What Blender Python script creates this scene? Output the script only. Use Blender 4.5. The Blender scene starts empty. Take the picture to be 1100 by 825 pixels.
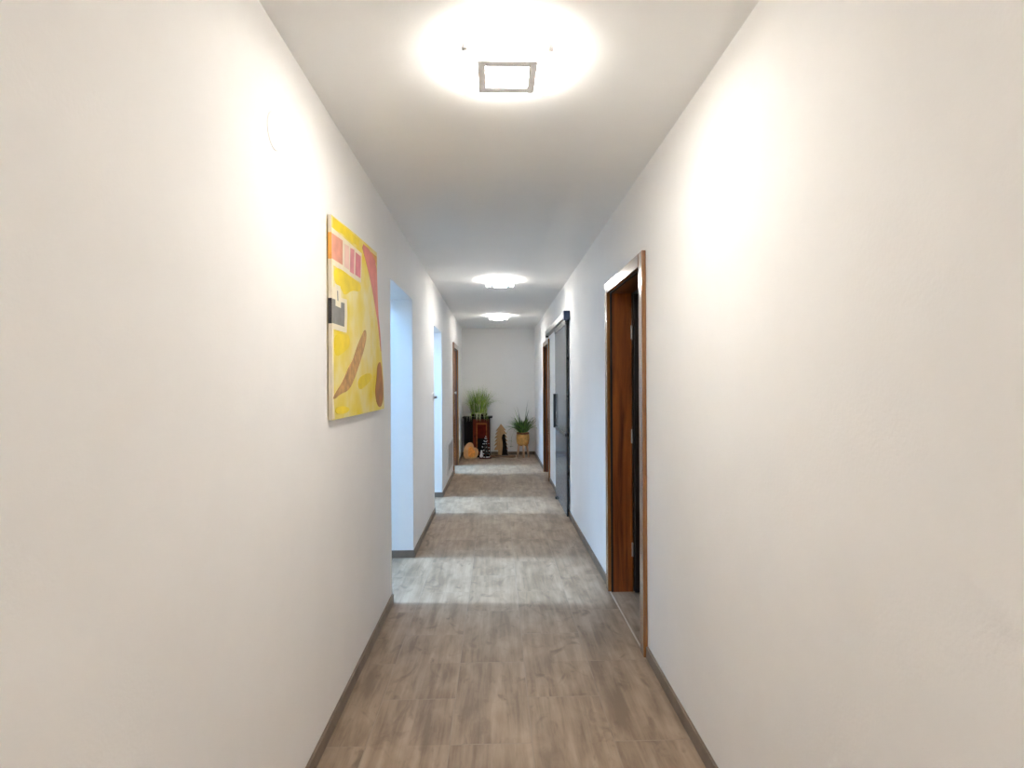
import bpy, bmesh, math, random
from mathutils import Vector, Matrix

random.seed(7)
S = bpy.context.scene
C = S.collection

# ------------------------------------------------------------------ sizes
EYE, H = 1.366, 2.446          # eye height, ceiling height
XL, XR = -0.660, 0.749         # corridor side walls
Y0, Y1 = -3.4, 11.17           # behind the camera, end wall
TL, TR = 0.25, 0.14            # wall thicknesses

# ------------------------------------------------------------------ materials
def new_mat(name):
    m = bpy.data.materials.new(name); m.use_nodes = True
    nt = m.node_tree
    return m, nt, nt.nodes['Principled BSDF']

def setp(b, **k):
    names = dict(base='Base Color', rough='Roughness', metal='Metallic', spec='Specular IOR Level', coat='Coat Weight',
                 coatr='Coat Roughness', trans='Transmission Weight', ior='IOR', em='Emission Color', es='Emission Strength',
                 alpha='Alpha', sheen='Sheen Weight')
    for a, v in k.items():
        b.inputs[names[a]].default_value = (*v, 1) if isinstance(v, tuple) and len(v) == 3 else v

def plain(name, base, rough=.5, var=.12, scale=18, bump=0, **k):
    """procedural material: base colour mottled by noise"""
    m, nt, b = new_mat(name)
    setp(b, base=base, rough=rough, **k)
    tc = nt.nodes.new('ShaderNodeTexCoord'); n = nt.nodes.new('ShaderNodeTexNoise')
    n.inputs['Scale'].default_value = scale; n.inputs['Detail'].default_value = 4
    nt.links.new(tc.outputs['Object'], n.inputs['Vector'])
    r = nt.nodes.new('ShaderNodeValToRGB')
    r.color_ramp.elements[0].position = .3; r.color_ramp.elements[1].position = .7
    r.color_ramp.elements[0].color = (*[c*(1-var) for c in base], 1)
    r.color_ramp.elements[1].color = (*[min(1, c*(1+var)) for c in base], 1)
    nt.links.new(n.outputs['Fac'], r.inputs['Fac']); nt.links.new(r.outputs['Color'], b.inputs['Base Color'])
    if bump:
        bp = nt.nodes.new('ShaderNodeBump'); bp.inputs['Strength'].default_value = bump; bp.inputs['Distance'].default_value = .01
        nt.links.new(n.outputs['Fac'], bp.inputs['Height']); nt.links.new(bp.outputs['Normal'], b.inputs['Normal'])
    return m

def plaster(name, base, var=.025):
    m, nt, b = new_mat(name)
    setp(b, rough=.75, spec=.25)
    tc = nt.nodes.new('ShaderNodeTexCoord')
    n = nt.nodes.new('ShaderNodeTexNoise'); n.inputs['Scale'].default_value = 3.2; n.inputs['Detail'].default_value = 6
    n.inputs['Roughness'].default_value = .65
    g = nt.nodes.new('ShaderNodeTexNoise'); g.inputs['Scale'].default_value = 120; g.inputs['Detail'].default_value = 3
    nt.links.new(tc.outputs['Object'], n.inputs['Vector']); nt.links.new(tc.outputs['Object'], g.inputs['Vector'])
    r = nt.nodes.new('ShaderNodeValToRGB')
    r.color_ramp.elements[0].position = .32; r.color_ramp.elements[1].position = .62
    r.color_ramp.elements[0].color = (*[c*(1-var) for c in base], 1); r.color_ramp.elements[1].color = (*base, 1)
    nt.links.new(n.outputs['Fac'], r.inputs['Fac']); nt.links.new(r.outputs['Color'], b.inputs['Base Color'])
    bp = nt.nodes.new('ShaderNodeBump'); bp.inputs['Strength'].default_value = .12; bp.inputs['Distance'].default_value = .004
    nt.links.new(g.outputs['Fac'], bp.inputs['Height']); nt.links.new(bp.outputs['Normal'], b.inputs['Normal'])
    return m

def wood(name, dark, light, axis='z', rough=.3, coat=.6, scale=7.0, stretch=.06, spec=.5):
    m, nt, b = new_mat(name)
    setp(b, rough=rough, coat=coat, coatr=.18, spec=spec)
    tc = nt.nodes.new('ShaderNodeTexCoord'); mp = nt.nodes.new('ShaderNodeMapping')
    sc = [1, 1, 1]; sc['xyz'.index(axis)] = stretch
    mp.inputs['Scale'].default_value = sc
    nt.links.new(tc.outputs['Object'], mp.inputs['Vector'])
    n = nt.nodes.new('ShaderNodeTexNoise'); n.inputs['Scale'].default_value = scale*3; n.inputs['Detail'].default_value = 7
    n.inputs['Roughness'].default_value = .62; n.inputs['Distortion'].default_value = .6
    nt.links.new(mp.outputs['Vector'], n.inputs['Vector'])
    r = nt.nodes.new('ShaderNodeValToRGB')
    r.color_ramp.elements[0].position = .34; r.color_ramp.elements[1].position = .68
    r.color_ramp.elements[0].color = (*dark, 1); r.color_ramp.elements[1].color = (*light, 1)
    nt.links.new(n.outputs['Fac'], r.inputs['Fac']); nt.links.new(r.outputs['Color'], b.inputs['Base Color'])
    return m

def floor_mat():
    m, nt, b = new_mat('wood_look_tiles')
    setp(b, rough=.42, spec=.4)
    L = nt.links.new; N = nt.nodes.new
    tc = N('ShaderNodeTexCoord'); sp = N('ShaderNodeSeparateXYZ'); L(tc.outputs['Object'], sp.inputs[0])
    ax = N('ShaderNodeMath'); ax.operation = 'ADD'; ax.inputs[1].default_value = TILE_W*20 - .130; L(sp.outputs['X'], ax.inputs[0])
    ay = N('ShaderNodeMath'); ay.operation = 'ADD'; ay.inputs[1].default_value = TILE_L*20 - TILE_Y; L(sp.outputs['Y'], ay.inputs[0])
    cb = N('ShaderNodeCombineXYZ'); L(ay.outputs[0], cb.inputs[0]); L(ax.outputs[0], cb.inputs[1])
    br = N('ShaderNodeTexBrick'); L(cb.outputs[0], br.inputs['Vector'])
    br.offset = .5; br.offset_frequency = 2; br.squash = 1
    br.inputs['Scale'].default_value = 1; br.inputs['Brick Width'].default_value = TILE_L; br.inputs['Row Height'].default_value = TILE_W
    br.inputs['Mortar Size'].default_value = .0022; br.inputs['Mortar Smooth'].default_value = .2; br.inputs['Bias'].default_value = 0
    br.inputs['Color1'].default_value = (0, 0, 0, 1); br.inputs['Color2'].default_value = (1, 1, 1, 1); br.inputs['Mortar'].default_value = (.5, .5, .5, 1)
    # per-tile shift of the printed grain
    sh = N('ShaderNodeVectorMath'); sh.operation = 'MULTIPLY_ADD'
    rgb = N('ShaderNodeVectorMath'); rgb.operation = 'SCALE'; rgb.inputs['Scale'].default_value = 9.0; L(br.outputs['Color'], rgb.inputs[0])
    ad = N('ShaderNodeVectorMath'); L(rgb.outputs[0], ad.inputs[0]); L(tc.outputs['Object'], ad.inputs[1])
    mp = N('ShaderNodeMapping'); mp.inputs['Scale'].default_value = (1, .085, 1); L(ad.outputs[0], mp.inputs['Vector'])
    n = N('ShaderNodeTexNoise'); n.inputs['Scale'].default_value = 26; n.inputs['Detail'].default_value = 8; n.inputs['Roughness'].default_value = .6
    n.inputs['Distortion'].default_value = .35; L(mp.outputs[0], n.inputs['Vector'])
    n2 = N('ShaderNodeTexNoise'); n2.inputs['Scale'].default_value = 5.5; n2.inputs['Detail'].default_value = 4; n2.inputs['Distortion'].default_value = .4
    mp2 = N('ShaderNodeMapping'); mp2.inputs['Scale'].default_value = (1.6, .7, 1); L(ad.outputs[0], mp2.inputs['Vector']); L(mp2.outputs[0], n2.inputs['Vector'])
    r = N('ShaderNodeValToRGB'); e = r.color_ramp.elements
    e[0].position = .30; e[0].color = (.198, .138, .091, 1); e[1].position = .72; e[1].color = (.395, .297, .212, 1)
    mid = e.new(.5); mid.color = (.298, .217, .149, 1)
    mx = N('ShaderNodeMath'); mx.operation = 'ADD'; L(n.outputs['Fac'], mx.inputs[0])
    m2 = N('ShaderNodeMath'); m2.operation = 'MULTIPLY_ADD'; m2.inputs[1].default_value = .75; m2.inputs[2].default_value = -.375; L(n2.outputs['Fac'], m2.inputs[0])
    L(m2.outputs[0], mx.inputs[1])
    # printed boards inside a tile, each with its own tone
    bx = N('ShaderNodeTexBrick'); L(cb.outputs[0], bx.inputs['Vector']); bx.offset = .37
    bx.inputs['Scale'].default_value = 1; bx.inputs['Brick Width'].default_value = TILE_L; bx.inputs['Row Height'].default_value = TILE_W/2
    bx.inputs['Mortar Size'].default_value = 0.0; bx.inputs['Color1'].default_value = (0, 0, 0, 1); bx.inputs['Color2'].default_value = (1, 1, 1, 1)
    m3 = N('ShaderNodeMath'); m3.operation = 'MULTIPLY_ADD'; m3.inputs[1].default_value = .10; m3.inputs[2].default_value = -.05; L(bx.outputs['Color'], m3.inputs[0])
    mx2 = N('ShaderNodeMath'); mx2.operation = 'ADD'; L(mx.outputs[0], mx2.inputs[0]); L(m3.outputs[0], mx2.inputs[1])
    L(mx2.outputs[0], r.inputs['Fac'])
    mix = N('ShaderNodeMix'); mix.data_type = 'RGBA'; L(br.outputs['Fac'], mix.inputs['Factor'])
    L(r.outputs['Color'], mix.inputs['A']); mix.inputs['B'].default_value = (.31, .24, .18, 1)
    kn = N('ShaderNodeTexNoise'); kn.inputs['Scale'].default_value = 7; kn.inputs['Detail'].default_value = 5; kn.inputs['Distortion'].default_value = 1.2
    mp3 = N('ShaderNodeMapping'); mp3.inputs['Scale'].default_value = (1.5, .8, 1); mp3.inputs['Location'].default_value = (3, 1, 0)
    L(ad.outputs[0], mp3.inputs['Vector']); L(mp3.outputs[0], kn.inputs['Vector'])
    kr = N('ShaderNodeMapRange'); kr.inputs['From Min'].default_value = .56; kr.inputs['From Max'].default_value = .74
    kr.inputs['To Min'].default_value = 0; kr.inputs['To Max'].default_value = .75; L(kn.outputs['Fac'], kr.inputs['Value'])
    km = N('ShaderNodeMix'); km.data_type = 'RGBA'; L(kr.outputs[0], km.inputs['Factor']); L(mix.outputs['Result'], km.inputs['A'])
    km.inputs['B'].default_value = (.135, .09, .06, 1)
    L(km.outputs['Result'], b.inputs['Base Color'])
    rr = N('ShaderNodeMapRange'); rr.inputs['To Min'].default_value = .36; rr.inputs['To Max'].default_value = .55
    L(n.outputs['Fac'], rr.inputs['Value']); L(rr.outputs[0], b.inputs['Roughness'])
    bp = N('ShaderNodeBump'); bp.inputs['Strength'].default_value = .25; bp.inputs['Distance'].default_value = .002; bp.invert = True
    L(br.outputs['Fac'], bp.inputs['Height']); L(bp.outputs['Normal'], b.inputs['Normal'])
    return m

TILE_L, TILE_W, TILE_Y = .642, .314, 2.835

def emissive(name, col, strength):
    m, nt, b = new_mat(name)
    setp(b, base=(.9, .9, .88), rough=.5, em=col, es=strength)
    return m

M = {}
M['wall'] = plaster('white_wall_plaster', (.87, .855, .835))
M['ceiling'] = plaster('white_ceiling_paint', (.88, .875, .86), .015)
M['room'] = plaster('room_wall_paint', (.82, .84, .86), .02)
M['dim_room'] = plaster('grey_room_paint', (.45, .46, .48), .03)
M['floor'] = floor_mat()
M['base'] = plain('skirting_tile', (.18, .135, .10), .45, .22, 9)
M['mahogany'] = wood('reddish_varnished_wood', (.075, .014, .004), (.38, .115, .02), 'z', rough=.4, coat=.3)
M['mahogany_y'] = wood('reddish_varnished_wood_across', (.095, .022, .006), (.33, .115, .024), 'y')
M['casing'] = wood('brown_varnished_wood', (.16, .055, .014), (.36, .16, .045), 'z', rough=.22, coat=1.0)
M['casing_y'] = wood('brown_varnished_wood_across', (.16, .055, .014), (.36, .16, .045), 'y', rough=.22, coat=1.0)
M['leaf'] = wood('shade_darkened_wood', (.006, .003, .002), (.018, .008, .004), 'z', rough=.5, coat=.1)  # open leaves: shadow in the doorway put into the wood colour
M['black'] = plain('black_metal', (.012, .013, .016), .35, .2, 30)
M['seal'] = plain('black_rubber', (.01, .01, .01), .6, .2, 30)
M['steel'] = plain('brushed_steel', (.62, .61, .60), .3, .06, 40, metal=1.0)
M['navy'] = plain('dark_blue_cap', (.012, .035, .10), .4, .15, 30)
M['railgrey'] = plain('grey_aluminium', (.30, .295, .285), .35, .08, 30, metal=.6)
M['white_plastic'] = plain('white_plastic', (.80, .79, .77), .4, .03, 20)
M['grille'] = plain('grey_grille_mesh', (.52, .49, .46), .5, .1, 60)
M['threshold'] = plain('pale_threshold', (.55, .48, .40), .4, .08, 30)
M['lamp_face'] = emissive('glowing_lamp_face', (1, .965, .92), 34)
M['lamp_glass'] = emissive('glowing_frosted_glass', (1, .965, .92), 13.5)
M['lamp_ring'] = plain('satin_nickel_ring', (.92, .91, .90), .55, .04, 30)
M['sky_pane'] = None
M['cabinet_black'] = plain('black_lacquered_wood', (.004, .003, .003), .6, .3, 12, spec=.1)
M['cabinet_red'] = wood('dark_red_wood', (.035, .005, .002), (.13, .018, .006), 'z', rough=.6, coat=0, spec=.12)
M['cabinet_rail'] = wood('orange_brown_wood', (.15, .04, .01), (.34, .11, .025), 'x', rough=.6, coat=0, spec=.15)
M['red_glass'] = plain('deep_red_panel', (.085, .006, .003), .7, .35, 14, spec=.08)
M['grass'] = plain('grass_blade', (.30, .44, .06), .5, .45, 10)
M['grass_dark'] = plain('dark_grass_blade', (.12, .22, .035), .5, .4, 10)
M['grass_pale'] = plain('pale_dry_blade', (.62, .60, .42), .5, .2, 10)
M['leaf_green'] = plain('strap_leaf', (.15, .27, .055), .5, .5, 9)
M['leaf_dark'] = plain('dark_strap_leaf', (.022, .06, .028), .4, .4, 9)
M['soil'] = plain('potting_soil', (.03, .018, .01), .9, .4, 60, .4)
M['tan_pot'] = plain('tan_woven_pot', (.56, .28, .07), .6, .28, 22, .3)
M['pale_leg'] = wood('pale_turned_wood', (.35, .20, .11), (.56, .36, .22), 'z', rough=.5, coat=0)
M['log'] = wood('light_cut_wood', (.52, .26, .09), (.74, .45, .20), 'z', rough=.6, coat=0, scale=9, stretch=.5)
M['glow_orange'] = plain('orange_wood_core', (.80, .33, .06), .6, .25, 26)
M['bark_rim'] = plain('brown_bark', (.16, .055, .02), .8, .4, 40, .5)
M['tan_tree'] = wood('tan_weathered_wood', (.22, .115, .045), (.44, .26, .11), 'z', rough=.7, coat=0)
M['dark_tree'] = plain('charred_wood', (.008, .005, .004), .8, .4, 30, .4, spec=.1)
M['plank'] = wood('driftwood_plank', (.10, .05, .026), (.27, .155, .085), 'x', rough=.7, coat=0)
M['fir'] = plain('dark_fir', (.012, .010, .008), .8, .4, 40, .4)
M['snow'] = plain('snow_flock', (.72, .70, .68), .8, .1, 40, .4)
M['figure_base'] = plain('dark_red_base', (.07, .02, .016), .6, .3, 20)
M['white_paint'] = plain('white_figure_paint', (.78, .74, .70), .6, .08, 30)
M['canvas'] = None

# smoked glass of the sliding door
m, nt, b = new_mat('smoked_glass')
setp(b, base=(.27, .285, .30), rough=.14, spec=.6)
tr = nt.nodes.new('ShaderNodeBsdfTransparent'); tr.inputs['Color'].default_value = (.55, .60, .64, 1)
mxs = nt.nodes.new('ShaderNodeMixShader'); mxs.inputs[0].default_value = .22
nt.links.new(b.outputs[0], mxs.inputs[1]); nt.links.new(tr.outputs[0], mxs.inputs[2])
nt.links.new(mxs.outputs[0], nt.nodes['Material Output'].inputs[0]); M['smoke'] = m
# clear window pane
m, nt, b = new_mat('clear_pane')
setp(b, base=(.9, .95, 1), rough=.03)
tr = nt.nodes.new('ShaderNodeBsdfTransparent')
mxs = nt.nodes.new('ShaderNodeMixShader'); mxs.inputs[0].default_value = .93
nt.links.new(b.outputs[0], mxs.inputs[1]); nt.links.new(tr.outputs[0], mxs.inputs[2])
nt.links.new(mxs.outputs[0], nt.nodes['Material Output'].inputs[0]); M['pane'] = m
# painted canvas ground: mottled yellows
m, nt, b = new_mat('yellow_mottled_paint')
setp(b, rough=.6, spec=.3)
tc = nt.nodes.new('ShaderNodeTexCoord'); n = nt.nodes.new('ShaderNodeTexNoise'); n.inputs['Scale'].default_value = 4.6; n.inputs['Detail'].default_value = 3
nt.links.new(tc.outputs['Object'], n.inputs['Vector'])
r = nt.nodes.new('ShaderNodeValToRGB'); e = r.color_ramp.elements
e[0].position = .36; e[0].color = (.82, .72, .36, 1); e[1].position = .68; e[1].color = (.78, .58, .012, 1)
k = e.new(.52); k.color = (.80, .65, .16, 1)
nt.links.new(n.outputs['Fac'], r.inputs['Fac']); nt.links.new(r.outputs['Color'], b.inputs['Base Color']); M['canvas'] = m

# ------------------------------------------------------------------ helpers
def tag(o, label=None, cat=None, group=None, kind=None):
    if label: o['label'] = label
    if cat: o['category'] = cat
    if group: o['group'] = group
    if kind: o['kind'] = kind
    return o

def empty(name, loc, label=None, cat=None, group=None, kind=None):
    o = bpy.data.objects.new(name, None); C.objects.link(o); o.location = loc
    o.empty_display_size = .1
    return tag(o, label, cat, group, kind)

def world_loc(o):
    v = Vector(o.location)
    while o.parent: o = o.parent; v += Vector(o.location)
    return v

def obj(name, bm, mats, parent=None, loc=None, smooth=False, bevel=0, kind=None):
    """link a bmesh given in WORLD coordinates as one object whose origin is loc / the parent's place"""
    bmesh.ops.recalc_face_normals(bm, faces=bm.faces)
    if loc is None:
        co = [v.co for v in bm.verts]
        mn = Vector((min(c.x for c in co), min(c.y for c in co), min(c.z for c in co)))
        mxx = Vector((max(c.x for c in co), max(c.y for c in co), max(c.z for c in co)))
        loc = Vector(((mn.x+mxx.x)/2, (mn.y+mxx.y)/2, mn.z))
    loc = Vector(loc)
    for v in bm.verts: v.co -= loc
    me = bpy.data.meshes.new(name); bm.to_mesh(me); bm.free()
    for mm in (mats if isinstance(mats, (list, tuple)) else [mats]): me.materials.append(mm)
    o = bpy.data.objects.new(name, me); C.objects.link(o)
    if parent is not None:
        o.parent = parent; o.location = loc - world_loc(parent)
    else:
        o.location = loc
    if smooth:
        for p in me.polygons: p.use_smooth = True
    if bevel:
        bv = o.modifiers.new('bevel', 'BEVEL'); bv.width = bevel; bv.segments = 2; bv.limit_method = 'ANGLE'; bv.angle_limit = math.radians(40)
    if kind: o['kind'] = kind
    return o

def box(bm, x0, x1, y0, y1, z0, z1, mi=0):
    vs = [bm.verts.new((x, y, z)) for x in (x0, x1) for y in (y0, y1) for z in (z0, z1)]
    for f in ((0, 1, 3, 2), (4, 6, 7, 5), (0, 4, 5, 1), (2, 3, 7, 6), (0, 2, 6, 4), (1, 5, 7, 3)):
        bm.faces.new([vs[i] for i in f]).material_index = mi
    return vs

def boxes(*bs):
    bm = bmesh.new()
    for b_ in bs: box(bm, *b_)
    return bm

def lathe(bm, prof, c=(0, 0, 0), n=24, mi=0, cap=True):
    rings = []
    for r_, z in prof:
        rings.append([bm.verts.new((c[0]+r_*math.cos(2*math.pi*i/n), c[1]+r_*math.sin(2*math.pi*i/n), c[2]+z)) for i in range(n)])
    for a, b_ in zip(rings, rings[1:]):
        for i in range(n):
            bm.faces.new((a[i], a[(i+1) % n], b_[(i+1) % n], b_[i])).material_index = mi
    if cap:
        bm.faces.new(rings[0][::-1]).material_index = mi; bm.faces.new(rings[-1]).material_index = mi

def tube(bm, pts, radii, n=10, mi=0):
    pts = [Vector(p) for p in pts]; rings = []
    if not isinstance(radii, (list, tuple)): radii = [radii]*len(pts)
    for i, p in enumerate(pts):
        d = (pts[min(i+1, len(pts)-1)] - pts[max(i-1, 0)]).normalized()
        u = d.cross(Vector((0, 0, 1)) if abs(d.z) < .9 else Vector((1, 0, 0))).normalized(); w = d.cross(u)
        rings.append([bm.verts.new(p + radii[i]*(math.cos(2*math.pi*k/n)*u + math.sin(2*math.pi*k/n)*w)) for k in range(n)])
    for a, b_ in zip(rings, rings[1:]):
        for i in range(n):
            bm.faces.new((a[i], a[(i+1) % n], b_[(i+1) % n], b_[i])).material_index = mi
    bm.faces.new(rings[0][::-1]).material_index = mi; bm.faces.new(rings[-1]).material_index = mi

def prism(bm, poly, fn, d0, d1, mi=0, side=None):
    """extrude a 2-D outline between two depths; fn(u, v, d) -> point"""
    a = [bm.verts.new(fn(u, v, d0)) for u, v in poly]; b_ = [bm.verts.new(fn(u, v, d1)) for u, v in poly]
    n = len(poly)
    bm.faces.new(a).material_index = mi; bm.faces.new(b_[::-1]).material_index = mi
    for i in range(n):
        bm.faces.new((a[i], b_[i], b_[(i+1) % n], a[(i+1) % n])).material_index = mi if side is None else side

def blade(bm, base, az, length, lean, droop, width, mi=0, seg=7, limit=None):
    """one strap leaf: a curved, slightly folded, tapering ribbon"""
    p = Vector(base); d = Vector((math.cos(az), math.sin(az), 0)); side = Vector((-math.sin(az), math.cos(az), 0))
    ang = lean; rows = []
    for i in range(seg+1):
        t = i/seg
        w = width*(.55 + .9*t if t < .35 else (1-t)*1.33 + .02)*.5
        up = Vector((0, 0, 1))*math.sin(ang) + d*(-math.cos(ang))
        nrm = (d*math.sin(ang) * -1 + Vector((0, 0, 1))*math.cos(ang))
        rows.append([bm.verts.new(p - side*w + nrm*w*.35), bm.verts.new(p), bm.verts.new(p + side*w + nrm*w*.35)])
        stp = (d*math.cos(ang) + Vector((0, 0, 1))*math.sin(ang))*length/seg
        q = p + stp
        if limit:
            q.y = min(q.y, limit[1]); q.x = min(max(q.x, limit[0]), limit[2]); q.z = max(q.z, limit[3])
        p = q; ang -= droop/seg
    for a, b_ in zip(rows, rows[1:]):
        for k in (0, 1):
            bm.faces.new((a[k], a[k+1], b_[k+1], b_[k])).material_index = mi

def smooth_poly(p, it=2):
    for _ in range(it):
        q = []
        for i in range(len(p)):
            a, b_ = p[i], p[(i+1) % len(p)]
            q += [(a[0]*.75+b_[0]*.25, a[1]*.75+b_[1]*.25), (a[0]*.25+b_[0]*.75, a[1]*.25+b_[1]*.75)]
        p = q
    return p

# ------------------------------------------------------------------ openings
O1 = (3.635, 4.580, 2.035)     # left, first opening: near, far, head
O2 = (6.150, 7.020, 1.995)     # left, second opening
D3 = (8.870, 9.750, 1.930)     # left, brown door
D1 = (2.930, 3.762, 1.955)     # right, near brown door
OG = (6.240, 6.880, 1.990)     # right, behind the sliding door
D2 = (8.100, 8.930, 1.930)     # right, far brown door
J = .02                        # lining thickness

def wall_with(x0, x1, ya, yb, opens):
    bs = []; y = ya
    for a, b_, h in opens:
        bs.append((x0, x1, y, a, 0, H)); bs.append((x0, x1, a, b_, h, H)); y = b_
    bs.append((x0, x1, y, yb, 0, H))
    bm = boxes(*bs)
    bmesh.ops.remove_doubles(bm, verts=bm.verts, dist=1e-5)
    return bm

obj('wall_left', wall_with(XL-TL, XL, Y0, Y1, [O1, O2, (D3[0]-J, D3[1]+J, D3[2]+J)]), M['wall'], kind='structure')
obj('wall_right', wall_with(XR, XR+TR, Y0, Y1, [(D1[0]-J, D1[1]+J, D1[2]+J), OG, (D2[0]-J, D2[1]+J, D2[2]+J)]), M['wall'], kind='structure')
XA, XB = -3.6, 3.3             # outer faces of the rooms to each side
obj('wall_back', boxes((XL-TL, XR+TR, Y1, Y1+.15, 0, H)), M['wall'], kind='structure')
obj('wall_front', boxes((XL-TL, XR+TR, Y0-.15, Y0, 0, H)), M['wall'], kind='structure')
obj('floor', boxes((XA-.2, XB+.2, Y0-.2, Y1+.2, -.12, 0)), M['floor'], loc=(0, 0, 0), kind='structure')

# side rooms on the left: partitions, outer wall, ceiling with skylights
SKY = [(-2.75, -1.10, 3.56, 4.80), (-2.75, -1.10, 6.05, 7.25), (-2.75, -1.10, 8.80, 10.0)]   # x0 x1 y0 y1 of each skylight
RY = [2.3, 5.35, 8.05, Y1]
for k, y in enumerate(RY):
    obj('wall_partition', boxes((XA, XL-TL, y-.05, y+.05, 0, H)), M['room'], kind='structure')
obj('wall_outer', boxes((XA-.15, XA, RY[0]-.05, RY[3]+.05, 0, H)), M['room'], kind='structure')
cb = []
x0, x1 = SKY[0][:2]; y = Y0-.2
for s in SKY:
    cb.append((x0, x1, y, s[2], H, H+.16)); y = s[3]
cb.append((x0, x1, y, Y1+.2, H, H+.16))
cb.append((XA-.2, x0, Y0-.2, Y1+.2, H, H+.16)); cb.append((x1, XB+.2, Y0-.2, Y1+.2, H, H+.16))
bm = boxes(*cb)
obj('ceiling', bm, M['ceiling'], loc=(0, 0, H), kind='structure')

SKYCOL = (.22, .55, 1.0)
SKYPOW = [30, 36, 44]
for k, (a, b_, c, d) in enumerate(SKY):
    w = empty('window_%d' % (k+1), ((a+b_)/2, (c+d)/2, H+.16), kind='structure')
    fr = boxes((a-.04, a+.01, c-.04, d+.04, H+.16, H+.20), (b_-.01, b_+.04, c-.04, d+.04, H+.16, H+.20),
               (a+.01, b_-.01, c-.04, c+.01, H+.16, H+.20), (a+.01, b_-.01, d-.01, d+.04, H+.16, H+.20))
    obj('window_frame', fr, M['white_plastic'], w)
    obj('window_pane', boxes((a+.01, b_-.01, c+.01, d-.01, H+.172, H+.18)), M['pane'], w)
    ld = bpy.data.lights.new('skylight_daylight', 'AREA'); ld.shape = 'RECTANGLE'; ld.size = b_-a; ld.size_y = d-c
    ld.energy = SKYPOW[k]; ld.color = SKYCOL
    lo = bpy.data.objects.new('skylight_daylight', ld); C.objects.link(lo); lo.location = ((a+b_)/2, (c+d)/2, H+.24)

sd = bpy.data.lights.new('daylight_sun', 'SUN'); sd.energy = 1.65; sd.angle = math.radians(5); sd.color = (.52, .74, 1.0)
so = bpy.data.objects.new('daylight_sun', sd); C.objects.link(so); so.location = (-6, 5, 8)
so.rotation_euler = Vector((1, -.05, -1.30)).to_track_quat('-Z', 'Y').to_euler()

# rooms on the right
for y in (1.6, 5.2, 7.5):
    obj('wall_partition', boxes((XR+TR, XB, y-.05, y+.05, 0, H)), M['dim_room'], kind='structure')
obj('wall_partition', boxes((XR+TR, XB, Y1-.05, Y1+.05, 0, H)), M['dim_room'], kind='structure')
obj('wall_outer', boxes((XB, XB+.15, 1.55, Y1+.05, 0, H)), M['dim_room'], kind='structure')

# baseboards
BH, BT = .058, .012
def base_run(name, side, runs):
    bm = bmesh.new()
    for x0_, x1_, ya, yb in runs: box(bm, x0_, x1_, ya, yb, 0, BH)
    obj(name, bm, M['base'], kind='structure', bevel=.0015)
base_run('baseboard_left', 0, [(XL, XL+BT, Y0, O1[0]), (XL, XL+BT, O1[1]-BT, O2[0]), (XL, XL+BT, O2[1]-BT, D3[0]-.08), (XL, XL+BT, D3[1]+.08, Y1),
         (XL-TL, XL, O1[1]-BT, O1[1]), (XL-TL, XL, O2[1]-BT, O2[1]), (XL-TL, XL, O1[0], O1[0]+BT), (XL-TL, XL, O2[0], O2[0]+BT)])
base_run('baseboard_right', 0, [(XR-BT, XR, Y0, D1[0]-.082), (XR-BT, XR, D1[1]+.072, OG[0]), (XR-BT, XR, OG[1], D2[0]-.07), (XR-BT, XR, D2[1]+.07, Y1)])
base_run('baseboard_back', 0, [(XL+BT, XR-BT, Y1-BT, Y1)])

# ------------------------------------------------------------------ brown doors
def brown_door(name, sgn, xw, wall_t, o, cw, leaf=None, strike=False):
    """sgn: +1 wall to the right of the corridor, -1 to the left"""
    y0, y1, h = o
    d = empty(name, (xw, (y0+y1)/2, 0), kind='structure')
    f0, f1 = sorted((xw, xw - sgn*.022))                    # casing, 2 cm proud of the wall
    obj('side_casing', boxes((f0, f1, y0-cw, y0-.004, 0, h+cw)), M['casing'], d, bevel=.004)
    obj('side_casing', boxes((f0, f1, y1+.004, y1+cw, 0, h+cw)), M['casing'], d, bevel=.004)
    obj('head_casing', boxes((f0, f1, y0-.004, y1+.004, h+.004, h+cw)), M['casing_y'], d, bevel=.004)
    g0, g1 = sorted((xw + sgn*.012, xw + sgn*(wall_t - .0)))
    obj('side_lining', boxes((g0, g1, y0-J+.001, y0, 0, h)), M['mahogany'], d)
    obj('side_lining', boxes((g0, g1, y1, y1+J-.001, 0, h)), M['mahogany'], d)
    obj('head_lining', boxes((g0, g1, y0-J+.001, y1+J-.001, h, h+J-.001)), M['mahogany_y'], d)
    s0, s1 = sorted((xw, xw + sgn*.012))
    obj('seal', boxes((s0, s1, y0-.012, y0, 0, h), (s0, s1, y1, y1+.012, 0, h), (s0, s1, y0-.012, y1+.012, h, h+.012)), M['seal'], d)
    if leaf:
        x0_, w = leaf
        lf = obj('door_leaf', boxes((x0_, x0_+sgn*w, y1-.042, y1-.002, .008, h-.006)), M['leaf'], d, bevel=.003)
        for z in (.28, 1.02, 1.70):
            bm_ = bmesh.new(); lathe(bm_, [(.007, -.045), (.007, .045)], (x0_-sgn*.008, y1-.012, z), 12)
            obj('hinge', bm_, M['steel'], lf)
        hx = x0_+sgn*(w-.07)
        bm_ = bmesh.new(); tube(bm_, [(hx, y1-.042, 1.02), (hx, y1-.09, 1.02), (hx-sgn*.11, y1-.09, 1.02)], .009)
        obj('door_handle', bm_, M['steel'], lf)
    if strike:
        bm_ = bmesh.new(); tube(bm_, [(xw-sgn*.02, y0-.035, 1.237), (xw-sgn*.05, y0-.035, 1.237)], [.012, .02])
        obj('casing_knob', bm_, M['steel'], d, smooth=True)
    return d

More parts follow.
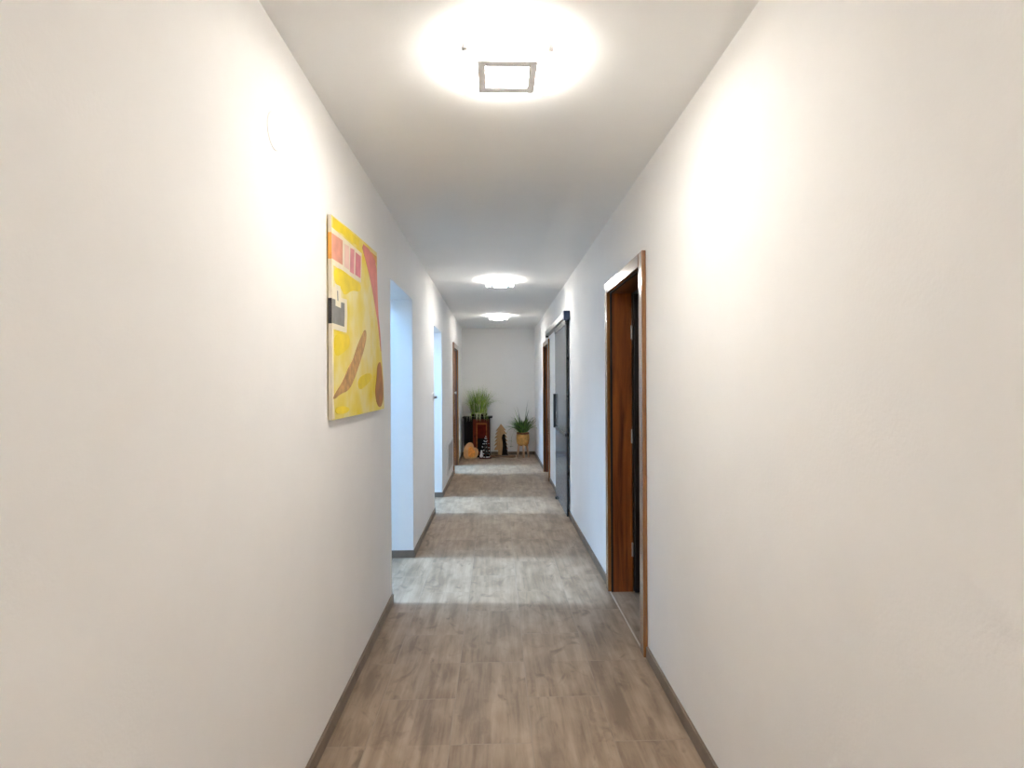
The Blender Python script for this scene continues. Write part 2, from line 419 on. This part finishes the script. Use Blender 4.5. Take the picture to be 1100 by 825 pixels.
brown_door('door_1', 1, XR, TR, D1, .075, (XR+TR+.006, .80))
brown_door('door_2', 1, XR, TR, D2, .07, (XR+TR+.006, .80))
brown_door('door_3', -1, XL, TL, D3, .08, None, True)
obj('trim_1', boxes((XR-.012, XR-.004, D1[0], D1[1], 0, .003)), M['threshold'], kind='structure')

# ------------------------------------------------------------------ sliding glass door and its rail
gx0, gx1 = .714, .724
gy0, gy1, gz0, gz1 = 5.86, 6.97, .012, 2.00
t = empty('sliding_door', ((gx0+gx1)/2, (gy0+gy1)/2, gz0), 'tall grey smoked glass sliding door with black bars, hung flat on the right wall', 'door')
obj('glass_pane', boxes((gx0, gx1, gy0+.012, gy1, gz0, gz1)), M['smoke'], t, bevel=.001)
obj('edge_stile', boxes((gx0-.001, gx1+.001, gy0, gy0+.012, gz0, gz1)), M['black'], t)
obj('top_bar', boxes((gx0-.006, gx0, gy0+.012, gy1, gz1-.03, gz1), (gx1, gx1+.006, gy0+.012, gy1, gz1-.03, gz1)), M['black'], t)
for i, z in enumerate((.445, .845, 1.235, 1.625)):
    obj('glazing_bar', boxes((gx1, gx1+.012, gy0+.012, gy1, z-.014, z+.014)), M['black'], t)
obj('cross_bar', boxes((gx0-.012, gx0, gy0+.012, gy1-.10, .826, .860)), M['black'], t, bevel=.002)
obj('pull_handle', boxes((gx0-.026, gx0, gy1-.052, gy1-.004, .84, 1.245)), M['black'], t, bevel=.002)

t = empty('sliding_door_rail', (.72, 6.95, 2.03), 'long grey sliding door rail with a dark blue end cap, high on the right wall', 'rail')
rb = boxes((.690, XR, 5.90, 8.10, 2.035, 2.10))
obj('rail_profile', rb, M['railgrey'], t, bevel=.003)
obj('end_cap', boxes((.684, XR, 5.80, 5.90, 2.01, 2.105)), M['navy'], t, bevel=.004)
obj('end_stop', boxes((.695, .735, 8.02, 8.09, 2.012, 2.034)), M['black'], t)
obj('running_slot', boxes((.708, .728, 5.91, 7.05, 2.004, 2.034)), M['black'], t)
t = obj('floor_guide', boxes((.694, .710, 6.80, 6.86, 0, .030), (.694, .735, 6.80, 6.86, 0, .007)), M['black'], bevel=.002)
tag(t, 'small black floor guide under the far corner of the sliding glass door', 'door guide')

# ------------------------------------------------------------------ wall fittings
bm = bmesh.new()
prof = [(.055, 0), (.055, .002), (.052, .0035), (.0, .0035)]
n = 40; rings = []
for r_, dz in prof[:-1]:
    rings.append([bm.verts.new((XL+dz, 1.745+r_*math.cos(2*math.pi*i/n), 2.125+r_*math.sin(2*math.pi*i/n))) for i in range(n)])
for a, b_ in zip(rings, rings[1:]):
    for i in range(n): bm.faces.new((a[i], a[(i+1) % n], b_[(i+1) % n], b_[i]))
bm.faces.new(rings[-1]); bm.faces.new(rings[0][::-1])
tag(obj('wall_cover_plate', bm, M['wall']), 'faint round white cover plate high on the left wall, nearer than the painting', 'cover plate')

t = empty('rotary_switch', (XL, 6.06, 1.20), 'small white wall switch with dark knob beside the second white doorway on the left', 'switch')
obj('switch_plate', boxes((XL, XL+.010, 6.02, 6.10, 1.195, 1.275)), M['white_plastic'], t, bevel=.003)
bm = bmesh.new(); tube(bm, [(XL+.010, 6.06, 1.232), (XL+.040, 6.06, 1.232)], [.015, .012], 16)
obj('knob', bm, plain('grey_knob', (.2, .2, .2), .4), t)

t = empty('ventilation_grille', (XL, 8.19, .15), 'white framed grey ventilation grille low on the left wall before the brown door', 'grille')
ga, gb, gc, gd = 7.72, 8.64, .15, .575
obj('grille_frame', boxes((XL, XL+.016, ga, gb, gd-.035, gd), (XL, XL+.016, ga, gb, gc, gc+.035), (XL, XL+.016, ga, ga+.05, gc+.035, gd-.035), (XL, XL+.016, gb-.05, gb, gc+.035, gd-.035)), M['white_plastic'], t, bevel=.002)
sl = []
z = gc+.04
while z < gd-.045:
    sl.append((XL+.002, XL+.011, ga+.05, gb-.05, z, z+.011)); z += .016
sl.append((XL, XL+.002, ga+.05, gb-.05, gc+.035, gd-.035))
obj('louvre_panel', boxes(*sl), M['grille'], t)

# ------------------------------------------------------------------ ceiling lights
def make_light():
    r_ = empty('ceiling_light', (0, 0, 0))
    obj('ceiling_mount', boxes((-.05, .05, -.05, .05, -.034, 0)), M['white_plastic'], r_, bevel=.003)
    a = .139
    obj('glass_plate', boxes((-a, a, -a-.008, a+.008, -.044, -.034)), M['lamp_glass'], r_, bevel=.002)
    for sx in (-1, 1):
        for sy in (-1, 1):
            xa, xb = sorted((sx*(a+.004), sx*(a-.014))); ya, yb = sorted((sy*(a+.012), sy*(a-.008)))
            obj('corner_clip', boxes((xa, xb, ya, yb, -.052, -.030)), M['lamp_ring'], r_)
    p, q = .096, .070
    obj('nickel_ring', boxes((-p, -q, -p-.004, p+.004, -.066, -.044), (q, p, -p-.004, p+.004, -.066, -.044), (-q, q, -p-.004, -q+.002, -.066, -.044), (-q, q, q-.008, p+.004, -.066, -.044)), M['lamp_ring'], r_, bevel=.002)
    obj('diffuser', boxes((-q, q, -q+.002, q-.008, -.062, -.044)), M['lamp_face'], r_)
    return r_
def dup(root, loc):
    r_ = root.copy(); C.objects.link(r_); r_.location = loc
    for ch in list(root.children):
        c = ch.copy(); C.objects.link(c); c.parent = r_
    return r_
L0 = make_light(); L0.location = (.041, 1.915, H)
lights = [L0, dup(L0, (.046, 5.99, H)), dup(L0, (.042, 9.09, H)), dup(L0, (.044, -.9, H))]
for o_, lb in zip(lights, ('large glowing square glass ceiling light nearest in view, with nickel ring',
                           'square glowing ceiling light in the middle of the corridor, second from the near end',
                           'square glowing ceiling light nearest the end wall, above the plants',
                           'square glass ceiling light at the near end of the corridor, overhead behind the viewpoint')):
    tag(o_, lb, 'ceiling light', 'square ceiling lights along the corridor')

# ------------------------------------------------------------------ painting
PT = {
'outline': [(2.2711, 2.0312), (2.6245, 2.0540), (3.1301, 2.0768), (3.1353, 1.9359), (3.1612, 1.7576), (3.2368, 1.5546), (3.2959, 1.3826), (3.3083, 1.2292), (2.6949, 1.2272), (2.2711, 1.2282)],
'band': [(2.2908, 2.0291), (2.4659, 2.0384), (2.7332, 2.0478), (2.7198, 2.0136), (2.5747, 1.9991), (2.4245, 1.9970), (2.2898, 1.9794)],
'blocks': [(2.2743, 1.9835), (2.4452, 1.9866), (2.7768, 1.9939), (2.7643, 1.8519), (2.4452, 1.8416), (2.2732, 1.8385)],
'salmon': [(2.2732, 1.9607), (2.4338, 1.9701), (2.4317, 1.8664), (2.2732, 1.8613)],
'pale': [(2.4649, 1.9638), (2.5405, 1.9711), (2.5385, 1.8685), (2.4566, 1.8654)],
'pink': [(2.5623, 1.9701), (2.6327, 1.9773), (2.6234, 1.8644), (2.5509, 1.8623)],
'rose': [(2.6566, 1.9721), (2.7581, 1.9752), (2.7478, 1.8695), (2.6473, 1.8675)],
'wedge': [(2.7592, 2.0446), (2.9726, 2.0519), (3.1156, 2.0105), (3.1311, 1.9193), (3.1529, 1.7535), (3.2005, 1.6706), (3.2327, 1.5535), (3.2161, 1.5515), (3.1415, 1.7058), (3.1021, 1.7473), (3.0140, 1.8582), (2.8814, 1.9649)],
'corner': [(2.9840, 2.0478), (3.1239, 2.0540), (3.1156, 2.0105)],
'ypatch': [(2.3012, 1.8291), (2.4007, 1.8468), (2.5944, 1.8416), (2.7633, 1.8447), (2.7415, 1.8012), (2.5820, 1.7877), (2.4597, 1.7400), (2.3996, 1.7680), (2.3043, 1.7732)],
'margin': [(2.2722, 1.8385), (2.2950, 1.8385), (2.2919, 1.6084), (2.2919, 1.2976), (2.3022, 1.2313), (2.2722, 1.2313)],
'cream': [(2.2737, 1.7525), (2.3126, 1.7535), (2.3116, 1.7690), (2.3893, 1.7711), (2.4027, 1.7255), (2.4939, 1.7317), (2.5032, 1.6685), (2.4877, 1.5888), (2.2929, 1.5857), (2.2737, 1.5981)],
'grey': [(2.2732, 1.7038), (2.4556, 1.7141), (2.4556, 1.6509), (2.4494, 1.6105), (2.2732, 1.6084)],
'cross': [(2.3116, 1.7680), (2.3841, 1.7701), (2.3924, 1.7193), (2.4514, 1.7193), (2.4556, 1.7110), (2.3986, 1.7069), (2.3976, 1.6820), (2.3167, 1.6820), (2.3178, 1.7079)],
'line': [(2.3406, 1.7452), (2.3540, 1.7463), (2.3592, 1.7058), (2.3457, 1.7058)],
'square': [(2.2929, 1.5649), (2.4349, 1.5794), (2.5364, 1.5836), (2.5457, 1.5359), (2.4338, 1.4997), (2.3053, 1.4738)],
'crescent': [(2.8431, 1.6437), (2.8700, 1.6043), (2.8089, 1.5349), (2.7032, 1.4541), (2.5913, 1.3753), (2.5022, 1.3391), (2.3851, 1.3297), (2.2877, 1.3069), (2.2763, 1.3194), (2.4079, 1.3722), (2.5157, 1.4416), (2.6017, 1.4800), (2.6628, 1.5338), (2.7560, 1.5950)],
'pear': [(3.1912, 1.4955), (3.2244, 1.4748), (3.2472, 1.4302), (3.2824, 1.3391), (3.2710, 1.2738), (3.1964, 1.2365), (3.1031, 1.2624), (3.0607, 1.3339), (3.1073, 1.4043), (3.1197, 1.4675)],
'low': [(2.3084, 1.2759), (2.4286, 1.2790), (2.5499, 1.2624), (2.4753, 1.2437), (2.3136, 1.2489)],
'smear': [(2.6877, 1.3992), (2.9353, 1.4313), (3.0109, 1.4033), (2.8358, 1.3577), (2.7001, 1.3380)],
}
pm = [M['canvas'],
      plain('side_canvas', (.66, .58, .45), .7, .08, 12),
      plain('strong_yellow_paint', (.80, .60, .006), .6, .12, 9),
      plain('cream_paint', (.82, .73, .56), .6, .06, 14),
      plain('salmon_paint', (.70, .30, .20), .6, .14, 16),
      plain('pale_pink_paint', (.80, .55, .47), .6, .08, 16),
      plain('pink_paint', (.68, .24, .26), .6, .12, 16),
      plain('rose_paint', (.66, .19, .22), .6, .12, 16),
      plain('red_paint', (.66, .19, .15), .6, .14, 10),
      plain('orange_paint', (.72, .32, .05), .6, .12, 10),
      plain('grey_paint', (.20, .19, .17), .6, .2, 14),
      plain('black_paint', (.016, .014, .016), .6, .3, 14),
      plain('brown_paint', (.52, .28, .09), .6, .30, 26),
      plain('ochre_paint', (.42, .155, .012), .6, .2, 16)]
XF = XL+.0205
bm = bmesh.new()
fn = lambda u, v, d: (d, u, v)
prism(bm, PT['outline'], fn, XL+.006, XF, 0, 1)
lay = [('band', 2), ('blocks', 3), ('margin', 3), ('salmon', 4), ('pale', 5), ('pink', 6), ('rose', 7), ('corner', 9), ('wedge', 8), ('ypatch', 2), ('cream', 3), ('grey', 10),
       ('cross', 3), ('line', 10), ('square', 2), ('low', 2), ('smear', 2), ('crescent', 12), ('pear', 13)]
for i, (k, mi) in enumerate(lay):
    pl_ = PT[k]
    if k in ('ypatch', 'square', 'low', 'smear', 'crescent', 'pear', 'wedge'): pl_ = smooth_poly(pl_, 1 if k == 'wedge' else 2)
    prism(bm, pl_, fn, XF-.001, XF+.0003*(i*.35+1), mi)
# paint carried round the near edge
prism(bm, [(1.9628, 0), (1.8592, 0), (1.8592, 1), (1.9628, 1)], lambda u, v, d: ((XL+.006) + v*.0146, d, u), 2.2704, 2.2731, 9)
prism(bm, [(1.7058, 0), (1.6064, 0), (1.6064, 1), (1.7058, 1)], lambda u, v, d: ((XL+.006) + v*.0146, d, u), 2.2704, 2.2731, 11)
t = empty('painting', (XL, 2.78, 1.227), 'large yellow abstract canvas with pink blocks, red wedge and brown crescent on the left wall', 'painting')
obj('painted_canvas', bm, pm, t)
obj('stretcher_frame', boxes((XL+.001, XL+.006, 2.34, 2.39, 1.26, 2.0), (XL+.001, XL+.006, 3.05, 3.10, 1.26, 2.0), (XL+.001, XL+.006, 2.39, 3.05, 1.95, 2.0), (XL+.001, XL+.006, 2.39, 3.05, 1.26, 1.31)), M['white_plastic'], t)

# ------------------------------------------------------------------ things at the end wall
cy0, cy1 = 10.74, 11.06
ca, cbx, ch = -.605, -.118, .735
t = empty('dark_cabinet', ((ca+cbx)/2, (cy0+cy1)/2, 0), 'tall black wooden cabinet with a dark red framed door against the end wall', 'cabinet')
obj('cabinet_body', boxes((ca, cbx, cy0, cy1, .03, ch), (ca+.02, cbx-.02, cy0+.02, cy1, 0, .03)), M['cabinet_black'], t, bevel=.004)
obj('cabinet_top', boxes((ca-.026, cbx+.045, cy0-.035, cy1+.01, ch, ch+.026)), M['cabinet_black'], t, bevel=.006)
obj('side_panel', boxes((ca+.012, -.445, cy0-.006, cy0, .06, ch-.03)), M['cabinet_black'], t, bevel=.002)
fx0, fx1, fz0, fz1 = -.435, -.135, .05, .715
dr = obj('cabinet_door', boxes((fx0, fx0+.075, cy0-.018, cy0, fz0, fz1), (fx1-.045, fx1, cy0-.018, cy0, fz0, fz1), (fx0+.075, fx1-.045, cy0-.018, cy0, fz1-.085, fz1), (fx0+.075, fx1-.045, cy0-.018, cy0, fz0, fz0+.07)), M['cabinet_red'], t, bevel=.003)
obj('inner_frame', boxes((fx0+.06, fx0+.082, cy0-.026, cy0-.018, fz0+.06, fz1-.07), (fx1-.06, fx1-.04, cy0-.026, cy0-.018, fz0+.06, fz1-.07), (fx0+.06, fx1-.04, cy0-.028, cy0-.018, fz1-.10, fz1-.068)), M['cabinet_rail'], dr, bevel=.002)
obj('red_panel', boxes((fx0+.075, fx1-.045, cy0-.008, cy0, .36, fz1-.085)), M['red_glass'], dr)
obj('black_panel', boxes((fx0+.075, fx1-.045, cy0-.009, cy0, fz0+.07, .36)), M['cabinet_black'], dr)
bm = bmesh.new(); tube(bm, [(fx0+.035, cy0-.018, .40), (fx0+.035, cy0-.04, .40)], [.008, .013], 14)
obj('door_knob', bm, M['cabinet_black'], dr, smooth=True)

# grass plant on the cabinet
px, py, pz = -.325, 10.88, ch+.026
t = empty('potted_grass', (px, py, pz), 'bushy bright green grass plant with trailing pale blades on top of the dark cabinet', 'plant')
bm = bmesh.new(); lathe(bm, [(.12, 0), (.145, .012), (.160, .055), (.152, .055), (.146, .045)], (px, py, pz), 24)
for v in bm.verts: v.co.y = py+(v.co.y-py)*.72
obj('pot', bm, M['cabinet_black'], t, smooth=True)
bm = bmesh.new(); lathe(bm, [(.142, .030), (.142, .046)], (px, py, pz), 24)
for v in bm.verts: v.co.y = py+(v.co.y-py)*.72
obj('soil', bm, M['soil'], t)
bm = bmesh.new(); rnd = random.Random(3)
for i in range(430):
    az = rnd.uniform(0, 2*math.pi); u = math.sqrt(rnd.random())
    b0 = (px+.150*u*math.cos(az), py+.095*u*math.sin(az), pz+.044)
    v = rnd.random(); mi = 1 if v < .26 else (2 if v < .38 else 0)
    blade(bm, b0, az+rnd.uniform(-.8, .8), rnd.uniform(.30, .60)*(1.02-.16*u), math.radians(rnd.uniform(82, 92) - 5*u), rnd.uniform(.0, .5)+rnd.random()**2*2.2*u, rnd.uniform(.008, .014), mi, limit=(-.64, 11.12, .6, .80))
for i in range(16):
    # long arching blades at the outside
    az = rnd.uniform(0, 2*math.pi)
    blade(bm, (px+.09*math.cos(az), py+.09*math.sin(az), pz+.046), az, rnd.uniform(.5, .66), math.radians(80), rnd.uniform(1.8, 2.7), .010, rnd.choice((0, 1, 2)), 10, limit=(-.64, 11.12, .6, .80))
for i in range(26):
    # pale runners hanging over the front edge
    az = math.radians(rnd.uniform(228, 318)); x_ = px + rnd.uniform(-.17, .14)
    blade(bm, (x_, 10.80, pz+.055), math.radians(270)+rnd.uniform(-.25, .25), rnd.uniform(.20, .34), math.radians(20), 2.1, .009, 2 if i % 3 else 0, 8)
fo = obj('foliage', bm, [M['grass'], M['grass_dark'], M['grass_pale']], t)

# heart of cut wood
def heart_poly(s, n=56, rot=0):
    pts = []
    for i in range(n):
        a = 2*math.pi*i/n
        x_ = 16*math.sin(a)**3; z_ = 13*math.cos(a)-5*math.cos(2*a)-2*math.cos(3*a)-math.cos(4*a)
        x_, z_ = x_/16*s, (z_+2.5)/16*s
        pts.append((x_*math.cos(rot)-z_*math.sin(rot), x_*math.sin(rot)+z_*math.cos(rot)))
    return pts
hp = [(-.112, .003), (-.134, .05), (-.137, .11), (-.130, .17), (-.112, .22), (-.082, .262), (-.046, .288), (-.006, .294), (.028, .276), (.046, .244), (.052, .212), (.060, .196), (.078, .200), (.108, .190), (.130, .160), (.138, .120), (.134, .08), (.118, .04), (.092, .012), (.05, .001), (-.03, 0), (-.09, 0)]
hx, hy = -.470, 10.60
t = empty('wooden_heart', (hx, hy+.04, 0), 'pale cut wood heart with an orange ribbed middle leaning before the cabinet', 'decoration')
bm = bmesh.new()
hs = smooth_poly(hp)
hf = lambda u, v, d: (hx+u, hy+d+v*.10, v+.001)
prism(bm, hs, hf, .006, .070, 0, 1)
obj('heart_slab', bm, [M['log'], M['bark_rim']], t)
bm = bmesh.new()
core = smooth_poly([(-.045, .03), (-.05, .10), (-.042, .17), (-.02, .22), (.02, .215), (.04, .17), (.075, .14), (.085, .09), (.07, .04), (.02, .022)])
prism(bm, core, hf, .002, .010)
for k in range(6):
    z_ = .045+k*.029
    wv = .055 if k < 4 else .035
    prism(bm, [(-.05, z_), (wv+.015, z_), (wv+.015, z_+.010), (-.05, z_+.010)], hf, -.004, .004)
obj('ribbed_core', bm, M['glow_orange'], t)

# little snowy tree figure
sx, sy = -.205, 10.60
t = empty('snowy_tree_figure', (sx, sy, 0), 'small dark fir tree figure dusted with snow, on an oval base beside the wooden heart', 'decoration')
bm = bmesh.new(); lathe(bm, [(.100, .0), (.108, .008), (.104, .026), (.08, .032)], (0, 0, 0), 28)
for v in bm.verts: v.co = Vector((sx+v.co.x*1.08, sy+v.co.y*.72, v.co.z))
obj('oval_base', bm, M['figure_base'], t, smooth=True)
bm = bmesh.new(); bs_ = bmesh.new(); rnd = random.Random(5)
tube(bm, [(sx+.01, sy, .03), (sx+.01, sy, .10)], .014)
tiers = [(.088, .075, .17), (.078, .135, .22), (.064, .195, .275), (.050, .255, .325), (.034, .31, .37), (.018, .352, .405)]
for r_, z0_, z1_ in tiers:
    n = 18; rim = []; low = []
    for i in range(n):
        a = 2*math.pi*i/n; q = r_*(1.0 if i % 2 == 0 else .72)*rnd.uniform(.92, 1.06)
        rim.append(bm.verts.new((sx+.01+q*math.cos(a), sy+q*.85*math.sin(a), z0_+(0 if i % 2 == 0 else .014))))
    apex = bm.verts.new((sx+.01, sy, z1_)); bot = bm.verts.new((sx+.01, sy, z0_+.022))
    for i in range(n):
        bm.faces.new((rim[i], rim[(i+1) % n], apex)); bm.faces.new((rim[(i+1) % n], rim[i], bot))
    for i in range(0, n, 2):
        if rnd.random() < .62:
            p_ = rim[i].co*rnd.uniform(.99999, 1) + Vector((0, 0, rnd.uniform(0, .022)))
            m4 = Matrix.Translation(p_ + Vector((0, 0, .005))) @ Matrix.Diagonal((.011, .011, .007, 1))
            bmesh.ops.create_icosphere(bs_, subdivisions=1, radius=rnd.uniform(.6, 1.4), matrix=m4)
bmesh.ops.create_icosphere(bs_, subdivisions=2, radius=.011, matrix=Matrix.Translation((sx+.01, sy, .405)))
obj('fir_branches', bm, M['fir'], t); obj('snow_tips', bs_, M['snow'], t, smooth=True, kind='stuff')
bm = bmesh.new()
for r_, z_, dx in ((.033, .055, 0), (.025, .103, .001), (.018, .141, .002)):
    bmesh.ops.create_uvsphere(bm, u_segments=16, v_segments=10, radius=r_, matrix=Matrix.Translation((sx-.072+dx, sy-.035, z_)))
obj('snowman', bm, M['white_paint'], t, smooth=True)
bm = bmesh.new()
for dx, dy, r_ in ((-.02, -.062, .018), (.03, -.058, .02), (.065, -.045, .017)):
    bmesh.ops.create_icosphere(bm, subdivisions=2, radius=r_, matrix=Matrix.Translation((sx+dx, sy+dy, .032)) @ Matrix.Diagonal((1, 1, .6, 1)))
obj('snow_heap', bm, M['snow'], t, smooth=True)

# driftwood plank carrying the wooden trees
t = empty('driftwood_plank', (.18, 10.78, 0), 'flat brown driftwood plank on the floor under the two wooden tree cutouts', 'plank')
bm = bmesh.new(); rnd = random.Random(9)
N_ = 16; top = []; bot = []
for i in range(N_+1):
    u = i/N_; x_ = -.115 + .47*u
    hw = .085 + .02*math.sin(u*9) + rnd.uniform(-.008, .008); cz = .040 + .010*math.sin(u*7+1)-.016*u
    hw *= 1 if 0 < i < N_ else .6
    y_ = 10.80 + .014*math.sin(u*5)
    top.append([bm.verts.new((x_, y_-hw, cz*.55)), bm.verts.new((x_, y_-hw*.75, cz)), bm.verts.new((x_, y_+hw*.75, cz)), bm.verts.new((x_, y_+hw, cz*.5)), bm.verts.new((x_, y_+hw*.8, 0)), bm.verts.new((x_, y_-hw*.85, 0))])
for a, b_ in zip(top, top[1:]):
    for k in range(6): bm.faces.new((a[k], a[(k+1) % 6], b_[(k+1) % 6], b_[k]))
bm.faces.new(top[0]); bm.faces.new(top[-1][::-1])
obj('plank_board', bm, M['plank'], t)

tx, ty = .085, 10.76
R_, Lf = [], []
for k in range(6):
    w = (.098, .112, .120, .126, .130, .134)[k]; z_ = .455-.068*k
    R_ += [(w, z_), (w*.58, z_+.016)]
    Lf += [(-w*(.97 if k % 2 else 1.03), z_-.012), (-w*.60, z_+.006)]
R_[-1] = (.055, .10); Lf[-1] = (-.06, .095); tip = [(0, .585)]
poly = tip + R_ + [(.05, .085), (.05, 0), (-.055, 0), (-.055, .085)] + Lf[::-1]
t = obj('wooden_tree', (lambda bm_: (prism(bm_, poly, lambda u, v, d: (tx+u, ty+d, .040+v), .012, .045), bm_)[1])(bmesh.new()), M['tan_tree'], bevel=.002)
tag(t, 'tan wooden fir tree cutout with jagged branches standing on the driftwood plank', 'decoration')
poly2 = [(.012, .40), (-.022, .375), (-.036, .32), (-.022, .25), (-.016, .17), (-.026, .08), (-.036, 0), (.085, 0), (.064, .05), (.075, .085), (.056, .12), (.066, .155), (.048, .19), (.056, .225), (.040, .26), (.046, .295), (.034, .33), (.032, .37)]
t = obj('wooden_tree', (lambda bm_: (prism(bm_, poly2, lambda u, v, d: (tx+.048+u, ty+d, .041+v), -.020, .008), bm_)[1])(bmesh.new()), M['dark_tree'], bevel=.002)
tag(t, 'smaller charred dark wooden tree cutout in front of the tan wooden tree', 'decoration')

# basket pot on legs with strap-leaved plant
bx_, by_ = .492, 10.76
t = empty('potted_plant', (bx_, by_, 0), 'green strap-leaved plant in a tan bowl pot on three pale wooden legs', 'plant')
bm = bmesh.new()
lathe(bm, [(.050, .212), (.085, .220), (.108, .250), (.119, .30), (.122, .35), (.119, .41), (.112, .462), (.106, .466), (.104, .455), (.112, .40), (.112, .385)], (bx_, by_, 0), 32)
obj('bowl', bm, M['tan_pot'], t, smooth=True)
bm = bmesh.new(); lathe(bm, [(.104, .405), (.108, .425), (.03, .432)], (bx_, by_, 0), 24)
obj('soil', bm, M['soil'], t)
bm = bmesh.new(); lathe(bm, [(.1115, .432), (.1175, .432), (.1135, .463), (.1085, .463)], (bx_, by_, 0), 32, cap=False)
obj('rim_band', bm, M['bark_rim'], t, smooth=True)
for a in (200, 275, 340):
    a = math.radians(a); d = Vector((math.cos(a), math.sin(a), 0)); bm = bmesh.new()
    c0 = Vector((bx_, by_, 0))
    tube(bm, [c0+d*.080+Vector((0, 0, .235)), c0+d*.094+Vector((0, 0, .12)), c0+d*.112], [.022, .021, .016], 12)
    obj('leg', bm, M['pale_leg'], t, smooth=True)
bm = bmesh.new(); rnd = random.Random(21)
lim = (-.2, 11.12, .735, .02)
def bl(azd, L_, leand, dr_, w_, mi, off=.03):
    a = math.radians(azd)
    blade(bm, (bx_+off*math.cos(a), by_+off*math.sin(a), .425), a, L_, math.radians(leand), dr_, w_*1.45, mi, 9, limit=lim)
# the leaves that stand out in the picture
bl(10, .66, 86, .10, .036, 1); bl(195, .55, 87, .25, .034, 1); bl(200, .52, 78, .15, .038, 0); bl(185, .44, 76, .35, .030, 0)
bl(30, .48, 84, .3, .044, 1); bl(0, .42, 66, .6, .034, 0); bl(340, .44, 55, .35, .034, 0); bl(355, .40, 58, 1.3, .034, 0)
bl(180, .42, 60, 1.0, .026, 0); bl(190, .48, 55, 1.7, .024, 0); bl(215, .56, 62, 2.9, .020, 0); bl(170, .52, 58, 2.3, .020, 0)
for i in range(120):
    bl(rnd.uniform(0, 360), rnd.uniform(.22, .44), rnd.uniform(50, 88), rnd.uniform(.2, 1.5), rnd.uniform(.016, .030), 1 if rnd.random() < .35 else 0, rnd.uniform(.01, .07))
# runner with plantlets on the left
def rn(pts): tube(bm, pts, .0022, 6, 0)
rn([(bx_-.06, by_-.03, .44), (bx_-.16, by_-.07, .50), (bx_-.215, by_-.085, .38), (bx_-.225, by_-.085, .20)])
for z_, k in ((.20, 7), (.30, 5)):
    for i in range(k):
        blade(bm, (bx_-.222, by_-.085, z_), 2*math.pi*i/k, .075, math.radians(35), 1.5, .009, i % 2, 5)
obj('foliage', bm, [M['leaf_green'], M['leaf_dark']], t)

# ------------------------------------------------------------------ world, camera
w = bpy.data.worlds.new('World'); S.world = w; w.use_nodes = True
bg = w.node_tree.nodes['Background']; bg.inputs['Color'].default_value = (.55, .74, 1, 1); bg.inputs['Strength'].default_value = 1.0

cam = bpy.data.cameras.new('Camera'); co = bpy.data.objects.new('Camera', cam); C.objects.link(co)
cam.sensor_width = 36; cam.lens = 620/1100*36; cam.clip_start = .05
yaw, roll = math.radians(1.571), math.radians(.3)
co.matrix_world = Matrix.Translation((0, 0, EYE)) @ Matrix.Rotation(-yaw, 4, 'Z') @ Matrix.Rotation(math.pi/2, 4, 'X') @ Matrix.Rotation(-roll, 4, 'Z')
S.camera = co
S.view_settings.view_transform = 'Standard'; S.view_settings.look = 'None'
S.view_settings.gamma = 1; S.view_settings.use_curve_mapping = False
S.view_settings.exposure = 1.7
S.cycles.use_denoising = True
S.cycles.max_bounces = 16; S.cycles.diffuse_bounces = 10
S.cycles.sample_clamp_indirect = 6
